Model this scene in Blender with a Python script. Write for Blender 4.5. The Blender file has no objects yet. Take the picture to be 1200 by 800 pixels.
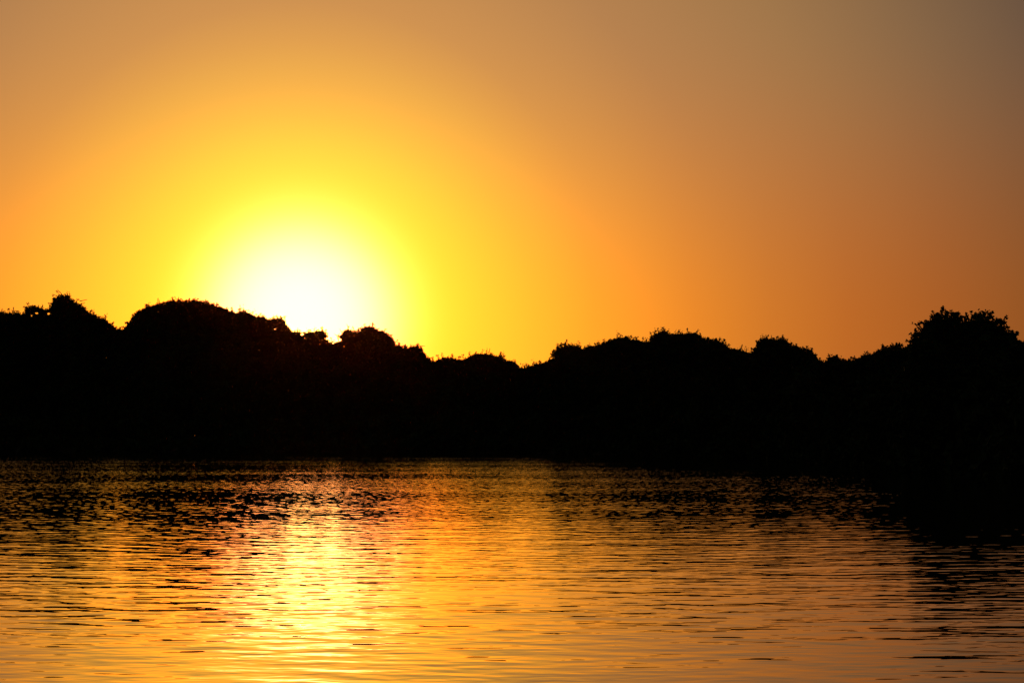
import bpy, math, random
import numpy as np
from mathutils import Vector

rng = np.random.default_rng(11)
random.seed(11)
R = math.radians
SC = bpy.context.scene
COL = SC.collection

# ------------------------------------------------------------------ camera
F = 3087.0                       # focal length in photo pixels (1200 wide, about 22 degrees across)
CAM_H = 1.4                      # eye height above the water, from a small boat
HORIZON = 512.0                  # photo row of the true horizon
PITCH = math.atan((HORIZON - 400.0) / F)
cam_d = bpy.data.cameras.new('camera')
cam_d.sensor_width = 36.0
cam_d.lens = 36.0 * F / 1200.0
cam_d.clip_start = 0.1
cam_d.clip_end = 20000.0
cam = bpy.data.objects.new('camera', cam_d)
COL.objects.link(cam)
cam.location = (0, 0, CAM_H)
cam.rotation_euler = (R(90) + PITCH, 0, 0)
SC.camera = cam


def direction(px, py):
    """unit vector through a point of the photo"""
    x, y = (px - 600.0) / F, (400.0 - py) / F
    c, s = math.cos(PITCH), math.sin(PITCH)
    v = Vector((x, c - s * y, s + c * y))
    return v.normalized()


def at(px, py, D):
    """the point seen there that stands D metres out along the view"""
    d = direction(px, py)
    t = D / d.y
    return np.array((d.x * t, D, CAM_H + d.z * t))


# ------------------------------------------------------------------ sun and sky
SUN_DIR = direction(352, 376.5)
SUN_EL = math.asin(SUN_DIR.z)
SUN_AZ = math.atan2(SUN_DIR.x, SUN_DIR.y)

sun_d = bpy.data.lights.new('sun', 'SUN')
sun_d.energy = 0.6
sun_d.angle = R(0.53)
sun_d.color = (1.0, 0.62, 0.22)
sun = bpy.data.objects.new('sun', sun_d)
COL.objects.link(sun)
sun.rotation_euler = (-SUN_DIR).to_track_quat('-Z', 'Y').to_euler()

SC.view_settings.view_transform = 'Standard'
SC.view_settings.look = 'None'
SC.view_settings.exposure = 0.0
SC.view_settings.gamma = 1.0
SC.view_settings.use_curve_mapping = False
SC.cycles.sample_clamp_direct = 16.0


def lin(c):
    return tuple(((v / 255) / 12.92 if v / 255 <= 0.04045 else ((v / 255 + 0.055) / 1.055) ** 2.4) for v in c)


class Nodes:
    """tiny helper to write node maths as expressions"""
    def __init__(self, tree):
        self.t = tree
        self.t.nodes.clear()

    def new(self, kind, **kw):
        n = self.t.nodes.new(kind)
        for k, v in kw.items():
            setattr(n, k, v)
        return n

    def put(self, sock, v):
        if isinstance(v, bpy.types.NodeSocket):
            self.t.links.new(v, sock)
        else:
            sock.default_value = v

    def math(self, op, a, b=0.0, c=0.0, clamp=False):
        n = self.new('ShaderNodeMath', operation=op, use_clamp=clamp)
        self.put(n.inputs[0], a)
        self.put(n.inputs[1], b)
        self.put(n.inputs[2], c)
        return n.outputs[0]

    def vec(self, op, a, b=(0, 0, 0), out=0):
        n = self.new('ShaderNodeVectorMath', operation=op)
        self.put(n.inputs[0], a)
        self.put(n.inputs[1], b)
        return n.outputs[out]

    def xyz(self, x, y, z):
        n = self.new('ShaderNodeCombineXYZ')
        for s, v in zip(n.inputs, (x, y, z)):
            self.put(s, v)
        return n.outputs[0]

    def scale(self, v, f):
        n = self.new('ShaderNodeVectorMath', operation='SCALE')
        self.put(n.inputs[0], v)
        self.put(n.inputs['Scale'], f)
        return n.outputs[0]

    def smooth(self, v, a, b):
        n = self.new('ShaderNodeMapRange', interpolation_type='SMOOTHSTEP')
        self.put(n.inputs['Value'], v)
        self.put(n.inputs['From Min'], a)
        self.put(n.inputs['From Max'], b)
        return n.outputs['Result']

    def mixc(self, f, a, b):
        n = self.new('ShaderNodeMix', data_type='RGBA')
        self.put(n.inputs[0], f)
        self.put(n.inputs[6], a)
        self.put(n.inputs[7], b)
        return n.outputs[2]

    def noise(self, vec, scale, detail=0.0, rough=0.5, out='Fac'):
        n = self.new('ShaderNodeTexNoise')
        self.put(n.inputs['Vector'], vec)
        n.inputs['Scale'].default_value = scale
        n.inputs['Detail'].default_value = detail
        n.inputs['Roughness'].default_value = rough
        return n.outputs[out]


world = bpy.data.worlds.new('World')
SC.world = world
world.use_nodes = True
N = Nodes(world.node_tree)
d = N.new('ShaderNodeTexCoord').outputs['Generated']
ang = N.math('ARCCOSINE', N.vec('DOT_PRODUCT', d, tuple(SUN_DIR), out=1))      # angle from the sun, radians
sep = N.new('ShaderNodeSeparateXYZ')
N.put(sep.inputs[0], d)
elev = N.math('ARCSINE', sep.outputs[2])
rp = N.math('MULTIPLY', ang, F)                                                # the same angle in photo pixels
RMAX = 1400.0


def ramp(stops):
    n = N.new('ShaderNodeValToRGB')
    N.put(n.inputs[0], N.math('DIVIDE', rp, RMAX))
    e = n.color_ramp.elements
    while len(e) < len(stops):
        e.new(0.5)
    for el, (r, c) in zip(e, stops):
        el.position = r / RMAX
        el.color = (*lin(c), 1)
    return n.outputs[0]


low = ramp([(0, (255, 244, 56)), (130, (255, 238, 56)), (160, (255, 233, 55)), (190, (255, 224, 52)), (228, (255, 211, 49)), (275, (255, 193, 46)), (345, (252, 168, 42)), (400, (243, 154, 41)),
            (460, (230, 138, 40)), (550, (208, 120, 40)), (640, (190, 105, 38)), (750, (170, 93, 36)), (850, (149, 84, 34)), (1400, (88, 54, 34))])
high = ramp([(0, (255, 238, 86)), (130, (255, 238, 86)), (200, (255, 213, 80)), (240, (251, 192, 79)), (275, (240, 177, 80)), (325, (224, 160, 81)),
             (370, (208, 147, 82)), (500, (182, 130, 80)), (655, (161, 119, 75)), (800, (133, 101, 70)), (920, (107, 83, 64)), (1400, (62, 56, 52))])
up = N.smooth(elev, R(1.8), R(9.4))
grad = N.mixc(up, low, high)


def bell(height, sigma, power=2.0):
    q = N.math('POWER', N.math('DIVIDE', rp, sigma), power)
    return N.math('MULTIPLY', N.math('EXPONENT', N.math('MULTIPLY', q, -1.0)), height)


# the bright aureole of dusty air round the sun
wide = N.math('MULTIPLY', bell(3.0, 235.0), N.math('POWER', N.math('SUBTRACT', 1.0, up), 2.2))
glow = N.xyz(N.math('ADD', bell(8.0, 122.0), wide), bell(4.4, 81.0, 2.0), bell(0.90, 102.0, 3.2))
aureole = N.vec('ADD', glow, grad)
sky = N.new('ShaderNodeTexSky', sky_type='NISHITA', sun_disc=False)
sky.sun_elevation = SUN_EL
sky.sun_rotation = SUN_AZ
sky.dust_density = 6.0
sky.air_density = 1.5
sky.ozone_density = 1.0
nishita = N.scale(sky.outputs[0], 0.05)
away = N.smooth(ang, R(16), R(75))
total = N.mixc(away, aureole, nishita)
bg = N.new('ShaderNodeBackground')
N.put(bg.inputs['Color'], total)
bg.inputs['Strength'].default_value = 1.0
wo = N.new('ShaderNodeOutputWorld')
N.t.links.new(bg.outputs[0], wo.inputs['Surface'])


# ------------------------------------------------------------------ materials
def material(name):
    m = bpy.data.materials.new(name)
    m.use_nodes = True
    n = Nodes(m.node_tree)
    out = n.new('ShaderNodeOutputMaterial')
    b = n.new('ShaderNodeBsdfPrincipled')
    n.t.links.new(b.outputs[0], out.inputs['Surface'])
    return m, n, b


def mottled(name, c1, c2, scale, rough):
    m, n, b = material(name)
    pos = n.new('ShaderNodeNewGeometry').outputs['Position']
    f = n.noise(pos, scale, 4.0, 0.6)
    n.put(b.inputs['Base Color'], n.mixc(n.smooth(f, 0.3, 0.7), (*c1, 1), (*c2, 1)))
    b.inputs['Roughness'].default_value = rough
    b.inputs['Specular IOR Level'].default_value = 0.1
    return m


LEAF = mottled('leaf', (0.022, 0.032, 0.010), (0.045, 0.055, 0.018), 1.3, 0.9)
BARK = mottled('bark', (0.030, 0.022, 0.016), (0.070, 0.055, 0.040), 4.0, 0.9)
MUD = mottled('mud', (0.050, 0.035, 0.022), (0.095, 0.070, 0.045), 0.8, 0.95)

WATER, n, b = material('river_water')
b.inputs['Base Color'].default_value = (0.010, 0.010, 0.006, 1)
b.inputs['Roughness'].default_value = 0.015
b.inputs['IOR'].default_value = 1.333
pos = n.new('ShaderNodeNewGeometry').outputs['Position']
DX, DY = (0.02, 0.0, 0.0), (0.0, 0.02, 0.0)


def slopes(scale, stretch, amp, detail, seed, turn=0.0):
    """height of one set of ripples, sampled three times for its two slopes"""
    def h(off):
        p = n.vec('ADD', pos, off)
        if turn:
            r = n.new('ShaderNodeVectorRotate', rotation_type='Z_AXIS')
            n.put(r.inputs['Vector'], p)
            r.inputs['Angle'].default_value = turn
            p = r.outputs[0]
        p = n.vec('MULTIPLY', p, (stretch, 1.0, 1.0))
        p = n.vec('ADD', p, (seed * 17.3, seed * 5.1, seed))
        return n.noise(p, scale, detail, 0.5)
    h0, hx, hy = h((0, 0, 0)), h(DX), h(DY)
    k = amp / (0.02 * scale)
    return (n.math('MULTIPLY', n.math('SUBTRACT', hx, h0), k), n.math('MULTIPLY', n.math('SUBTRACT', hy, h0), k))


psep = n.new('ShaderNodeSeparateXYZ')
n.put(psep.inputs[0], pos)
out_y = psep.outputs[1]
open_water = n.smooth(out_y, 26.0, 62.0)          # longer chop out on the open river, short ripples in the calm near water
far_out = n.math('MULTIPLY', open_water, n.math('ADD', n.math('MULTIPLY', n.math('ADD', n.smooth(out_y, 45.0, 115.0), n.math('MULTIPLY', n.smooth(out_y, 105.0, 215.0), 1.3)), 0.6), 1.05))
calm = n.math('SUBTRACT', 1.0, n.math('MULTIPLY', open_water, 0.8))
layers = [(slopes(2.2, 0.8, 0.021, 1.0, 1.0, 0.06), calm), (slopes(0.8, 0.7, 0.006, 0.0, 2.0, -0.10), calm),
          (slopes(6.0, 0.80, 0.016, 1.0, 3.0, 0.03), calm), (slopes(2.0, 1.9, 0.023, 1.0, 4.0, 0.02), far_out), (slopes(6.0, 1.2, 0.011, 0.0, 5.0, -0.03), far_out)]
sx = sy = None
for (lx, ly), wgt in layers:
    lx, ly = n.math('MULTIPLY', lx, wgt), n.math('MULTIPLY', ly, wgt)
    sx = lx if sx is None else n.math('ADD', sx, lx)
    sy = ly if sy is None else n.math('ADD', sy, ly)
# wind patches: ruffled and smooth water
patch = n.noise(n.vec('MULTIPLY', pos, (0.6, 1.0, 1.0)), 0.09, 3.0, 0.6)
ruffle = n.math('ADD', n.math('MULTIPLY', n.smooth(patch, 0.35, 0.65), 0.50), 0.78)
ruffle = n.math('MULTIPLY', ruffle, n.math('ADD', n.math('MULTIPLY', n.smooth(out_y, 15.0, 24.0), 0.25), 0.95))
# smooth water in the lee of the near right bank
lee = n.smooth(n.math('SUBTRACT', psep.outputs[0], n.math('MULTIPLY', out_y, 0.148)), -0.6, 1.4)
lee = n.math('MULTIPLY', lee, n.smooth(out_y, 40.0, 52.0))
ruffle = n.math('MULTIPLY', ruffle, n.math('SUBTRACT', 1.0, n.math('MULTIPLY', lee, 0.65)))
sx = n.math('MULTIPLY', sx, ruffle)
sy = n.math('MULTIPLY', sy, ruffle)
sy = n.math('ADD', sy, n.math('MULTIPLY', n.math('SUBTRACT', 1.0, n.smooth(out_y, 35.0, 70.0)), -0.0030))
sy = n.math('ADD', sy, n.math('MULTIPLY', n.smooth(out_y, 100.0, 220.0), -0.0012))
nrm = n.vec('NORMALIZE', n.xyz(n.math('MULTIPLY', sx, -1.0), n.math('MULTIPLY', sy, 1.0), 1.0))
n.put(b.inputs['Normal'], nrm)


# ------------------------------------------------------------------ mesh helpers
def tag(o, label=None, cat=None, group=None, kind=None):
    for k, v in (('label', label), ('category', cat), ('group', group), ('kind', kind)):
        if v:
            o[k] = v
    return o


def link_mesh(name, verts, faces, mat, parent=None, smooth=False):
    """verts (n,3); faces (m,4) of one size"""
    verts = np.asarray(verts, np.float32)
    faces = np.asarray(faces, np.int32)
    me = bpy.data.meshes.new(name)
    me.vertices.add(len(verts))
    me.vertices.foreach_set('co', verts.ravel())
    k = faces.shape[1]
    me.loops.add(faces.size)
    me.loops.foreach_set('vertex_index', faces.ravel())
    me.polygons.add(len(faces))
    me.polygons.foreach_set('loop_start', np.arange(0, faces.size, k, dtype=np.int32))
    if smooth:
        me.polygons.foreach_set('use_smooth', np.ones(len(faces), bool))
    me.update(calc_edges=True)
    me.materials.append(mat)
    o = bpy.data.objects.new(name, me)
    COL.objects.link(o)
    if parent:
        o.parent = parent
    return o


class Leaves:
    """collects leaf-sized blades and builds them as one mesh"""
    def __init__(self):
        self.c, self.a = [], []

    def add(self, centres, length):
        self.c.append(np.asarray(centres, float))
        self.a.append(np.broadcast_to(np.asarray(length, float), (len(centres),)).copy())

    def lobe(self, centre, r, count, length, flat=0.9, loose=0.17):
        """a clump: tufts spread over and through a ball, leaves round each tuft"""
        nt = max(6, int(count / 9))
        u = rng.normal(size=(nt, 3))
        u /= np.linalg.norm(u, axis=1, keepdims=True)
        rad = r * (0.25 + 0.72 * rng.random((nt, 1)) ** 0.6)
        t = u * rad * (1, 1, flat)
        k = rng.integers(0, nt, count)
        p = t[k] + rng.normal(size=(count, 3)) * r * loose
        self.add(centre + p, length * rng.uniform(0.6, 1.35, count))

    def build(self, name, mat, parent=None, holes=None):
        c = np.concatenate(self.c)
        a = np.concatenate(self.a)
        if holes is not None:
            keep = holes(c)
            c, a = c[keep], a[keep]
        m = len(c)
        u = rng.normal(size=(m, 3))
        u /= np.linalg.norm(u, axis=1, keepdims=True)
        w = rng.normal(size=(m, 3))
        v = np.cross(u, w)
        v /= np.linalg.norm(v, axis=1, keepdims=True)
        U = u * a[:, None] * 0.5
        V = v * a[:, None] * 0.27
        bend = np.cross(u, v) * a[:, None] * 0.12
        verts = np.stack([c - U, c + V + bend, c + U, c - V + bend], 1)
        if parent:
            verts = verts - np.array(parent.location)
        faces = np.arange(4 * m).reshape(m, 4)
        return link_mesh(name, verts.reshape(-1, 3), faces, mat, parent)


class Tubes:
    """tapering limbs collected into one mesh"""
    def __init__(self):
        self.v, self.f, self.n = [], [], 0

    def add(self, pts, radii, sides=6):
        pts = [Vector(p) for p in pts]
        rings = []
        for i, p in enumerate(pts):
            t = (pts[min(i + 1, len(pts) - 1)] - pts[max(i - 1, 0)]).normalized()
            s = t.cross(Vector((0.31, 0.9, 0.2))).normalized()
            w = t.cross(s)
            rings.append([p + (s * math.cos(2 * math.pi * k / sides) + w * math.sin(2 * math.pi * k / sides)) * radii[i] for k in range(sides)])
        for ring in rings:
            self.v += [tuple(q) for q in ring]
        for i in range(len(rings) - 1):
            for k in range(sides):
                a, b2 = self.n + i * sides + k, self.n + i * sides + (k + 1) % sides
                self.f.append((a, b2, b2 + sides, a + sides))
        self.n += len(rings) * sides

    def limb(self, a, b2, r0, r1, wob=0.12, steps=5):
        a, b2 = Vector(a), Vector(b2)
        L = (b2 - a).length
        pts = [a.lerp(b2, i / steps) for i in range(steps + 1)]
        for p in pts[1:-1]:
            p += Vector((random.uniform(-1, 1), random.uniform(-1, 1), random.uniform(-.5, .5))) * L * wob * 0.5
        self.add(pts, [r0 + (r1 - r0) * i / steps for i in range(steps + 1)])
        return pts

    def build(self, name, mat, parent):
        return link_mesh(name, np.array(self.v) - np.array(parent.location), self.f, mat, parent, smooth=True)


# ------------------------------------------------------------------ the river and its banks
shore_px = [-1600, 0, 300, 500, 620, 720, 800, 900, 1000, 1066, 1130, 1200, 1320]
shore_py = [527.5, 528, 528.5, 529.5, 530.5, 532.5, 535.5, 539, 544.5, 550.5, 555, 559.5, 566]


def shore_dist(px):
    wob = 1 + 0.006 * np.sin(np.asarray(px) * 0.11) + 0.004 * np.sin(np.asarray(px) * 0.37)
    return CAM_H * F / (np.interp(px, shore_px, shore_py) - HORIZON) * wob


water = link_mesh('river_water', [(-1500, -1200, 0), (1500, -1200, 0), (1500, 1900, 0), (-1500, 1900, 0)], [(0, 1, 2, 3)], WATER)
tag(water, kind='structure')

az, dist = [], []
for a_, d_ in ((-150, 420), (-120, 380), (-90, 340), (-60, 310)):
    az.append(R(a_)); dist.append(d_)
for px in np.linspace(-1600, 1320, 220):
    t = math.atan((px - 600) / F)
    az.append(t); dist.append(float(shore_dist(px)) / math.cos(t))
for a_, d_ in ((20, 52), (30, 42), (50, 36), (90, 32), (120, 38), (150, 60)):
    az.append(R(a_)); dist.append(d_)
offs = [-4.0, 0.0, 0.5, 1.6, 5.0, 20.0, 90.0, 400.0, 1200.0]
hgt = [-0.8, -0.02, 0.28, 0.55, 0.8, 1.0, 1.2, 1.2, 1.2]
V = []
for i, (t, dd) in enumerate(zip(az, dist)):
    for j, (o_, h_) in enumerate(zip(offs, hgt)):
        hh = h_ + (0.12 * math.sin(i * 0.9 + j) + 0.08 * math.sin(i * 2.3 + 2 * j) if 2 <= j <= 6 else 0)
        V.append((math.sin(t) * (dd + o_), math.cos(t) * (dd + o_), hh))
nj = len(offs)
Fc = [(i * nj + j, (i + 1) * nj + j, (i + 1) * nj + j + 1, i * nj + j + 1) for i in range(len(az) - 1) for j in range(nj - 1)]
tag(link_mesh('ground', V, Fc, MUD, smooth=True), kind='structure')

# ------------------------------------------------------------------ the tree line
SK = [(-400, 372), (-300, 366), (-200, 362), (-120, 370), (-50, 362), (0, 365), (8, 366), (18, 364), (27, 367), (30, 360), (38, 356), (48, 360), (58, 362), (63, 352), (66, 347), (74, 343), (82, 346), (88, 355),
      (95, 357), (103, 364), (112, 368), (122, 372), (130, 378), (137, 385), (141, 387), (146, 382), (152, 375), (160, 366), (168, 360), (180, 357), (192, 353),
      (200, 351), (215, 351), (230, 351), (242, 353), (255, 357), (268, 361), (278, 366), (284, 363), (290, 364), (297, 369), (308, 370), (317, 373), (325, 371), (333, 372),
      (336, 380), (341, 387), (345, 389), (350, 387), (357, 389), (362, 389), (366, 386.5), (370, 386), (375, 384), (379, 385), (382, 390), (385, 400), (393, 401), (396, 397), (399, 388), (407, 385),
      (416, 389), (422, 386), (429, 382), (436, 381), (445, 387), (452, 388), (457, 391), (461, 397), (465, 403), (473, 405), (478, 408), (484, 406), (489, 405), (495, 407), (500, 418), (506, 420),
      (512, 421), (518, 418), (525, 418), (530, 419), (535, 422), (544, 418), (555, 415), (562, 414), (570, 412), (579, 415), (586, 416), (591, 419), (600, 422), (608, 428), (614, 432),
      (619, 428), (628, 425), (640, 423), (646, 421), (648, 413), (653, 407), (660, 403), (670, 403), (677, 404), (682, 407), (693, 405), (700, 403), (708, 400), (715, 398), (721, 397), (727, 393),
      (737, 395), (748, 398), (760, 399), (764, 391), (770, 388), (777, 387), (783, 389), (790, 391), (798, 389.5), (806, 390), (814, 388), (818, 390), (823, 394), (832, 397), (839, 396), (849, 402), (856, 406),
      (868, 409), (880, 413), (883, 409), (888, 400), (892, 397), (898, 397), (903, 396), (909, 398), (916, 395.5), (922, 399), (928, 404), (943, 408), (950, 408), (954, 413), (960, 421), (965, 423),
      (970, 419), (977, 418), (984, 419), (989, 423), (994, 421), (1000, 420), (1008, 418), (1012, 416), (1022, 415), (1027, 411), (1035, 407), (1045, 405), (1056, 407), (1062, 409), (1066, 404),
      (1069, 396), (1073, 391), (1078, 384), (1086, 378), (1094, 370), (1100, 367), (1108, 366), (1118, 368), (1126, 372), (1134, 373), (1142, 370), (1148, 367), (1158, 368), (1166, 373), (1174, 377),
      (1181, 385), (1187, 390), (1191, 394), (1194, 400), (1200, 402), (1230, 398), (1280, 404), (1340, 392), (1420, 380), (1500, 372), (1650, 360)]
SKX = np.array([p[0] for p in SK], float)
SKY = np.array([p[1] for p in SK], float)


CLUMPS = []
cx_ = -420.0
while cx_ < 1700:
    r_ = random.uniform(2.5, 8.5)
    CLUMPS.append((cx_, r_, random.uniform(0.8, 1.6) + 0.28 * r_ * random.random()))
    cx_ += r_ * random.uniform(0.9, 1.7)
OUT_X = np.arange(-420.0, 1700.0, 0.5)
OUT_Y = np.interp(OUT_X, SKX, SKY) + 1.6
BUMP = np.zeros_like(OUT_X)
for c_, r_, h_ in CLUMPS:
    BUMP = np.maximum(BUMP, h_ * np.sqrt(np.maximum(1 - ((OUT_X - c_) / r_) ** 2, 0)))
OUT_Y -= BUMP


def skyline(x):
    x = np.asarray(x, float)
    return np.interp(x, OUT_X, OUT_Y)


def under(x, r, x0, x1):
    """how low a ball of radius r centred at column x must sit to stay below the crown's edge"""
    dx = np.linspace(-r, r, 15)
    xs = x + dx
    top = skyline(xs) + np.maximum(0, np.maximum(x0 - xs, xs - x1)) * 1.6
    return float(np.max(top + np.sqrt(np.maximum(r * r - dx * dx, 0))))


HOLES = [(37.5, 370, 1.5), (43, 367, 1.6), (57, 367.5, 1.7), (52, 362, 1.0), (212, 367.5, 1.3), (223, 379, 1.1), (229, 380, 1.2), (186, 365, 1.0), (233, 371, .9),
         (322, 385.5, 1.2), (354, 392, 1.6), (396.5, 398, 2.4), (357, 396, 0.9), (1080, 396, 1.3), (1091, 401, 1.4), (1112, 371, 1.2), (1076, 404, 1.2),
         (1173, 392, 1.2), (1180, 396, 1.2), (1145, 373, 1.2), (1160, 375, 1.0)]
EYE = np.array((0, 0, CAM_H))


def through_gaps(c):
    """False for leaves that would close one of the openings in a crown"""
    q = c - EYE
    s, co = math.sin(PITCH), math.cos(PITCH)
    depth = q[:, 1] * co + q[:, 2] * s
    upv = -q[:, 1] * s + q[:, 2] * co
    px = 600 + F * q[:, 0] / depth
    py = 400 - F * upv / depth
    keep = np.ones(len(c), bool)
    for hx_, hy_, hr in HOLES:
        keep &= ((px - hx_) / (hr * 1.4)) ** 2 + ((py - hy_) / hr) ** 2 > 1
    return keep


def make_tree(name, label, x0, x1, back=6.0, style='dense', sprigs=(), group='trees along the far river bank'):
    xc = 0.5 * (x0 + x1)
    D = float(shore_dist(np.clip(xc, 0, 1250))) + back
    m = D / F                                    # metres per photo pixel there
    base = at(xc, 500, D)
    base[2] = 0.72
    root = bpy.data.objects.new(name, None)
    root.empty_display_size = 0.5
    root.location = base
    COL.objects.link(root)
    tag(root, label, 'tree', group)
    W = x1 - x0
    ybase = HORIZON + (CAM_H - 0.9) / m
    lv = Leaves()
    half_depth = min(max(W * 0.35 * m, 1.2), 5.0)
    fine = max(0.16, 2.3 * m)
    airy = style == 'airy'
    # outermost clumps, small, right under the crown's edge
    x = x0
    while x <= x1:
        r = random.uniform(2.6, 5.0)
        for k in range(2 if airy else 3):
            xx = x + random.uniform(-1.5, 1.5)
            cy = under(xx, r, x0, x1) + (k * random.uniform(0, 3.0)) + random.uniform(-0.9, 0.9)
            rel = (xx - xc) / (W * 0.5 + 1e-6)
            dep = half_depth * math.sqrt(max(0.05, 1 - rel * rel)) * 0.7
            c = at(xx, cy, D + random.uniform(-dep, dep))
            lv.lobe(c, r * m, (15 if airy else 34), fine * 0.9, loose=0.26)
        x += random.uniform(2.4, 4.2)
    # the body of the crown, larger and larger clumps down to the ground
    y_off = 0.0
    for row in range(40):
        r = min(4.5 + row * 1.6, 0.20 * W + 4, 13)
        x = x0 - min(row * 0.8, 8) + random.uniform(0, r)
        lowest = 0
        while x <= x1 + min(row * 0.8, 8):
            cy = under(min(max(x, x0), x1), r, x0, x1) + y_off + random.uniform(-0.3, 0.3) * r * (row > 0) + (6.0 if airy else 1.5)
            lowest = max(lowest, ybase - cy)
            if cy + r * 0.3 < ybase:
                rel = (x - xc) / (W * 0.5 + 12)
                dep = half_depth * math.sqrt(max(0.08, 1 - min(1, rel * rel)))
                for k in range(3):
                    c = at(x + random.uniform(-2, 2), cy, D + random.uniform(-dep, dep))
                    lf = fine * (1.15 if row < 2 else 1.7)
                    cnt = int((1.0 if airy and row < 2 else 1.5) * 3.1 * r * r / (0.27 * (lf / m) ** 2)) + 20
                    lv.lobe(c, r * m * 1.05, cnt, lf)
            x += r * (random.uniform(0.5, 0.75) if row < 4 else random.uniform(0.75, 1.1))
        y_off += r * (0.7 if row < 4 else 0.95)
        if lowest <= 0:
            break
    # trunk and limbs
    tb = Tubes()
    top_y = float(np.min(skyline(np.linspace(x0 + 0.2 * W, x1 - 0.2 * W, 9))))
    topz = at(xc, top_y + 12, D)[2]
    H = topz - base[2]
    tr = max(0.10, 0.022 * H)
    fork = Vector((base[0] + random.uniform(-.3, .3), base[1], base[2] + 0.38 * H))
    tb.limb((base[0], base[1], 0.35), fork, tr * 1.25, tr * 0.8, 0.06)
    for k in range(7):
        rel = -0.85 + 1.7 * k / 6
        xx = xc + rel * W * 0.42
        e = at(xx, under(xx, 6, x0, x1) + 4, D + random.uniform(-.6, .6) * half_depth)
        if e[2] < fork.z + 0.3:
            e[2] = fork.z + 0.3
        pts = tb.limb(fork, e, tr * 0.5, tr * 0.10, 0.16)
        for q in pts[2:5]:
            e2 = q + Vector((random.uniform(-1, 1), random.uniform(-1, 1), random.uniform(.1, .8))) * 5 * m * random.uniform(.6, 1.2)
            tb.limb(q, e2, tr * 0.16, tr * 0.04, 0.2, 3)
    # bare shoots and leafy sprigs that stand out of the crown
    for (ax, ay, bx, by, leafy) in sprigs:
        dd = D + random.uniform(-.4, .4)
        a3, b3 = at(ax, ay, dd), at(bx, by, dd)
        tb.limb(a3, b3, 0.55 * m, 0.28 * m, 0.10, 4)
        if leafy:
            for t in np.linspace(0.35, 1.0, 4):
                c = a3 + (b3 - a3) * t
                lv.add(c + rng.normal(size=(leafy, 3)) * 1.0 * m, fine * 0.8)
    x = x0 + 4
    while x < x1 - 3:
        y = float(skyline(x))
        L = min(0.6 + random.expovariate(1 / 1.2), 4.5) * (1.6 if airy else 1.0)
        lean = random.uniform(-1.0, 1.0) + (x - xc) / W * 1.4
        dd = D + random.uniform(-.5, .5) * half_depth
        a3, b3 = at(x, y + 4, dd), at(x + lean * L, y - L, dd)
        tb.limb(a3, b3, 0.45 * m, 0.2 * m, 0.25, 4)
        if random.random() < 0.8:
            lv.lobe(b3, random.uniform(0.9, 2.1) * m, random.randint(7, 15), fine * 0.8, loose=0.3)
        mid = a3 + (b3 - a3) * 0.6
        lv.add(mid + rng.normal(size=(5, 3)) * 0.9 * m, fine * random.uniform(.6, 1.0))
        if random.random() < 0.6:                 # a fuller clump pushing out of the edge
            r = random.uniform(1.8, 3.6)
            xx = x + random.uniform(-5, 5)
            lv.lobe(at(xx, float(skyline(xx)) + r * random.uniform(0.1, 0.7), dd), r * m, 20, fine * 0.9, loose=0.28)
        x += random.uniform(3, 17) * (0.4 if airy else 1.0)
    tb.build('trunk', BARK, root)
    lv.build('crown', LEAF, root, through_gaps)
    return root


T = make_tree
T('broadleaf_tree', 'dark flat-topped tree cut off by the left edge of the picture', -55, 29, 10, sprigs=[(14, 369, 16, 361, 3), (3, 368, 2, 362, 3)])
T('broadleaf_tree', 'dark loose crown pierced by small gaps of sky, left of the tall knobbly tree', 26, 67, 14, 'dense', sprigs=[(48, 364, 50, 357.5, 4), (55, 364, 60, 361, 4)])
T('vine_draped_tree', 'tall narrow dark tree with a knobbly pointed top and bare shoots', 60, 94, 8,
  sprigs=[(73, 346, 67.5, 339, 0), (71, 349, 61.5, 344.5, 0), (79, 346, 78, 342.5, 2), (65, 352, 62, 351, 2)])
T('broadleaf_tree', 'dark tree whose crown slopes down from the tall knobbly tree to a notch', 86, 142, 5,
  sprigs=[(92, 357, 98, 355, 2), (93, 353, 102, 351, 0), (110, 368, 109, 364.5, 4), (122, 373, 124, 369.5, 3)])
T('domed_tree', 'broad smooth dome of a dark tree, the widest crown left of the sun', 138, 284, 7,
  sprigs=[(175, 360, 174, 356, 5), (228, 352, 228, 349.5, 4), (244, 355, 242, 352, 4)])
T('ragged_tree', 'dark tree with a ragged twiggy top between the broad dome and the sun', 277, 336, 9,
  sprigs=[(285, 368, 285, 360, 3), (285, 364, 292, 364, 3), (292, 367, 298, 365, 3), (303, 371, 306, 367, 4), (320, 374, 321, 370, 4), (330, 373, 334, 371, 4)])
T('low_tree', 'low dark tree right under the setting sun', 330, 366, 12, sprigs=[(349, 390, 349, 385.5, 2), (362, 389, 361, 386, 3)])
T('low_tree', 'small rounded dark crown just right of the sun, beside a bright gap', 360, 386, 6, sprigs=[(377, 387, 377, 383, 3), (368, 388, 369, 384, 2)])
T('spiky_tree', 'small dark spiky tree with thin twigs over the bright gap right of the sun', 384, 413, 9,
  sprigs=[(409, 388, 406.5, 379.5, 0), (402, 391, 399, 387, 3), (400, 395, 392, 391.5, 0), (397, 400, 394.5, 393, 0), (392, 403, 391, 399, 3)])
T('domed_tree', 'dense dark rounded crown, tallest right of the sun', 405, 464, 6, sprigs=[(436, 383, 437, 379, 4), (421, 388, 420.5, 384, 4)])
T('low_tree', 'low dark shoulder at the foot of the dense rounded crown', 455, 482, 10, sprigs=[(467, 405, 468, 401, 3)])
T('low_tree', 'small dark hump with an overhanging right tip, before the low dip', 473, 502, 5, sprigs=[(488, 407, 496, 405, 2), (484, 408, 482, 404.5, 4)])
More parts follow.
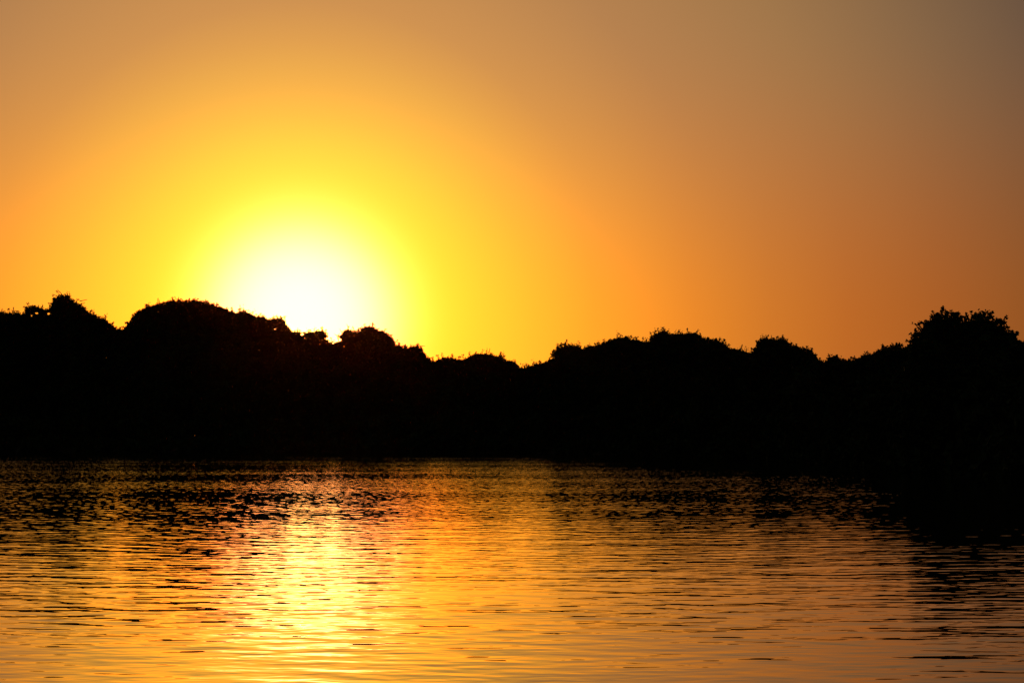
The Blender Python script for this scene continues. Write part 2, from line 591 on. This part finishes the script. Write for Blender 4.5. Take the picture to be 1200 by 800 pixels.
T('low_tree', 'small low dark crown in the dip left of the wide low dome', 498, 538, 9, sprigs=[(518, 420, 518, 414.5, 2), (508, 422, 507, 418, 3)])
T('domed_tree', 'wide low dark dome midway along the bank with a shoot on top', 530, 617, 6,
  sprigs=[(573, 414, 574, 408, 0), (590, 419, 590, 413.5, 2), (551, 417, 550, 413, 3), (603, 425, 604, 421, 2)])
T('low_tree', 'low dark crown at the left foot of the long ridge of trees', 611, 652, 9, sprigs=[(626, 427, 625, 423, 3)])
T('broadleaf_tree', 'dark flat crown at the left end of the long ridge of trees', 643, 698, 6,
  sprigs=[(652, 408, 654, 405, 4), (663, 405, 662, 401, 4), (650, 416, 646.5, 413.5, 3)])
T('broadleaf_tree', 'dark crown rising between the flat crown and the one with a leaning shoot', 686, 728, 12, sprigs=[(701, 404, 701, 400, 4), (712, 400, 716, 397, 4)])
T('ragged_tree', 'dark ragged crown with a shoot leaning left at its top', 716, 766, 7,
  sprigs=[(730, 394, 723.5, 390, 3), (746, 399, 747, 395, 4), (756, 401, 758, 397, 4)])
T('broadleaf_tree', 'broad dark crown forming the top of the long ridge', 760, 834, 9,
  sprigs=[(766, 391, 769, 387, 4), (776, 389, 784, 388, 4), (797, 391, 796.5, 387, 3), (815, 390, 818, 387.5, 3)])
T('broadleaf_tree', 'dark crown sloping down right from the top of the long ridge', 826, 885, 6,
  sprigs=[(843, 399, 844, 396, 3), (855, 406, 853, 403, 2), (868, 410, 869, 405, 2)])
T('domed_tree', 'steep-sided rounded dark crown standing alone between the ridge and the low gap', 878, 961, 8,
  sprigs=[(904, 398, 904, 392.5, 0), (917, 397, 917, 393, 3), (891, 400, 891, 395.5, 4), (943, 409, 941, 406, 3)])
T('low_tree', 'tiny dark hump in the low gap right of the steep rounded crown', 957, 992, 5, sprigs=[(978, 420, 976, 416.5, 3)])
T('low_tree', 'low dark crown rising right out of the low gap', 986, 1034, 8, sprigs=[(1014, 418, 1015, 413, 3), (1000, 422, 1001, 418, 3)])
T('low_tree', 'dark mound leaning against the big feathery tree at its left side', 1024, 1070, 4,
  sprigs=[(1035, 409, 1034, 404, 2), (1044, 407, 1046, 403.5, 3), (1054, 408, 1055, 405, 3)])
T('feathery_tree', 'large dark round tree with loose feathery edges, the big one far right', 1066, 1193, 3, 'airy',
  sprigs=[(1080, 388, 1071, 379, 3), (1088, 381, 1078, 378, 4), (1076, 396, 1067, 391, 4), (1074, 402, 1062.5, 399, 4), (1098, 372, 1093, 366, 4), (1104, 368, 1103, 364.5, 5),
          (1115, 369, 1115, 364, 3), (1121, 371, 1124, 367, 4), (1133, 375, 1133, 370.5, 4), (1138, 374, 1140, 371, 3), (1147, 371, 1150, 364, 4), (1154, 371, 1156, 364.5, 4),
          (1160, 372, 1161, 366, 4), (1168, 376, 1173, 374, 5), (1176, 381, 1182, 384, 5), (1184, 391, 1192, 391, 5), (1090, 376, 1092, 369.5, 3), (1083, 384, 1085, 377, 3)])
T('broadleaf_tree', 'dark low crown cut off by the right edge, beyond the big feathery tree', 1186, 1275, 6, sprigs=[(1197, 404, 1196, 400, 3)])

# the thicket at the trees' feet and the wood behind, one dark mass
lv = Leaves()
for px in np.arange(-520, 1330, 5.0):
    D0 = float(shore_dist(px))
    m = D0 / F
    for k in range(15):
        D = D0 + (random.uniform(-0.4, 1.2) if k > 8 else random.uniform(0.2, 5.0))
        z = random.uniform(0.12, 0.9) if k < 5 or k > 8 else random.uniform(0.6, 3.2)
        p = at(px + random.uniform(-3, 3), 500, D)
        r = random.uniform(0.35, 0.8)
        p[2] = z
        lv.lobe(p, r, 34, 0.40)
tag(lv.build('undergrowth', LEAF), 'black tangle of bank bushes along the waterline at the trees\' feet', 'undergrowth', kind='stuff')

lv = Leaves()
for px in np.arange(-1400, 1900, 7.0):
    D0 = float(shore_dist(min(px, 1300)))
    inside = -40 < px < 1230
    for k in range(22):
        D = D0 + random.uniform(14, 45)
        m = D / F
        r = random.uniform(9, 15)
        top = float(np.max(skyline(px + np.array((-12, 0, 12))))) + (15 if inside else random.uniform(0, 8) + 6 * math.sin(px * .045))
        bottom = HORIZON + 2
        y = top + r + (bottom - top - r) * (k + random.random()) / 22
        lv.lobe(at(px + random.uniform(-5, 5), y, D), r * m, 40, 0.75)
for px in np.arange(930, 1420, 4.0):
    D0 = float(shore_dist(min(px, 1300)))
    for k in range(14):
        D = D0 + random.uniform(2.5, 16)
        m = D / F
        r = random.uniform(8, 14)
        top = float(np.max(skyline(px + np.array((-12, 0, 12))))) + 16
        y = top + r + (HORIZON + 14 - top - r) * (k + random.random()) / 14
        lv.lobe(at(px + random.uniform(-5, 5), y, D), r * m, 44, 0.45)
tag(lv.build('woodland', LEAF), 'dark wood closing the view behind the bank trees', 'wood', kind='stuff')

# ------------------------------------------------------------------ thin haze, added for an orange glow over the trees by the sun
HAZE = bpy.data.materials.new('haze')
HAZE.use_nodes = True
hn = Nodes(HAZE.node_tree)
ho = hn.new('ShaderNodeOutputMaterial')
hv = hn.new('ShaderNodeVolumePrincipled')
hv.inputs['Density'].default_value = 0.000008
hv.inputs['Anisotropy'].default_value = 0.991
hv.inputs['Color'].default_value = (1.0, 0.19, 0.02, 1)
hn.t.links.new(hv.outputs[0], ho.inputs['Volume'])
hx, hy0, hy1, hz0, hz1 = 1900.0, -1600.0, 2300.0, -1.9, 24.0
HV = [(-hx, hy0, hz0), (hx, hy0, hz0), (hx, hy1, hz0), (-hx, hy1, hz0), (-hx, hy0, hz1), (hx, hy0, hz1), (hx, hy1, hz1), (-hx, hy1, hz1)]
HF = [(0, 3, 2, 1), (4, 5, 6, 7), (0, 1, 5, 4), (1, 2, 6, 5), (2, 3, 7, 6), (3, 0, 4, 7)]
tag(link_mesh('haze', HV, HF, HAZE), 'thin orange haze added for the glow around the sun', 'haze', kind='stuff')
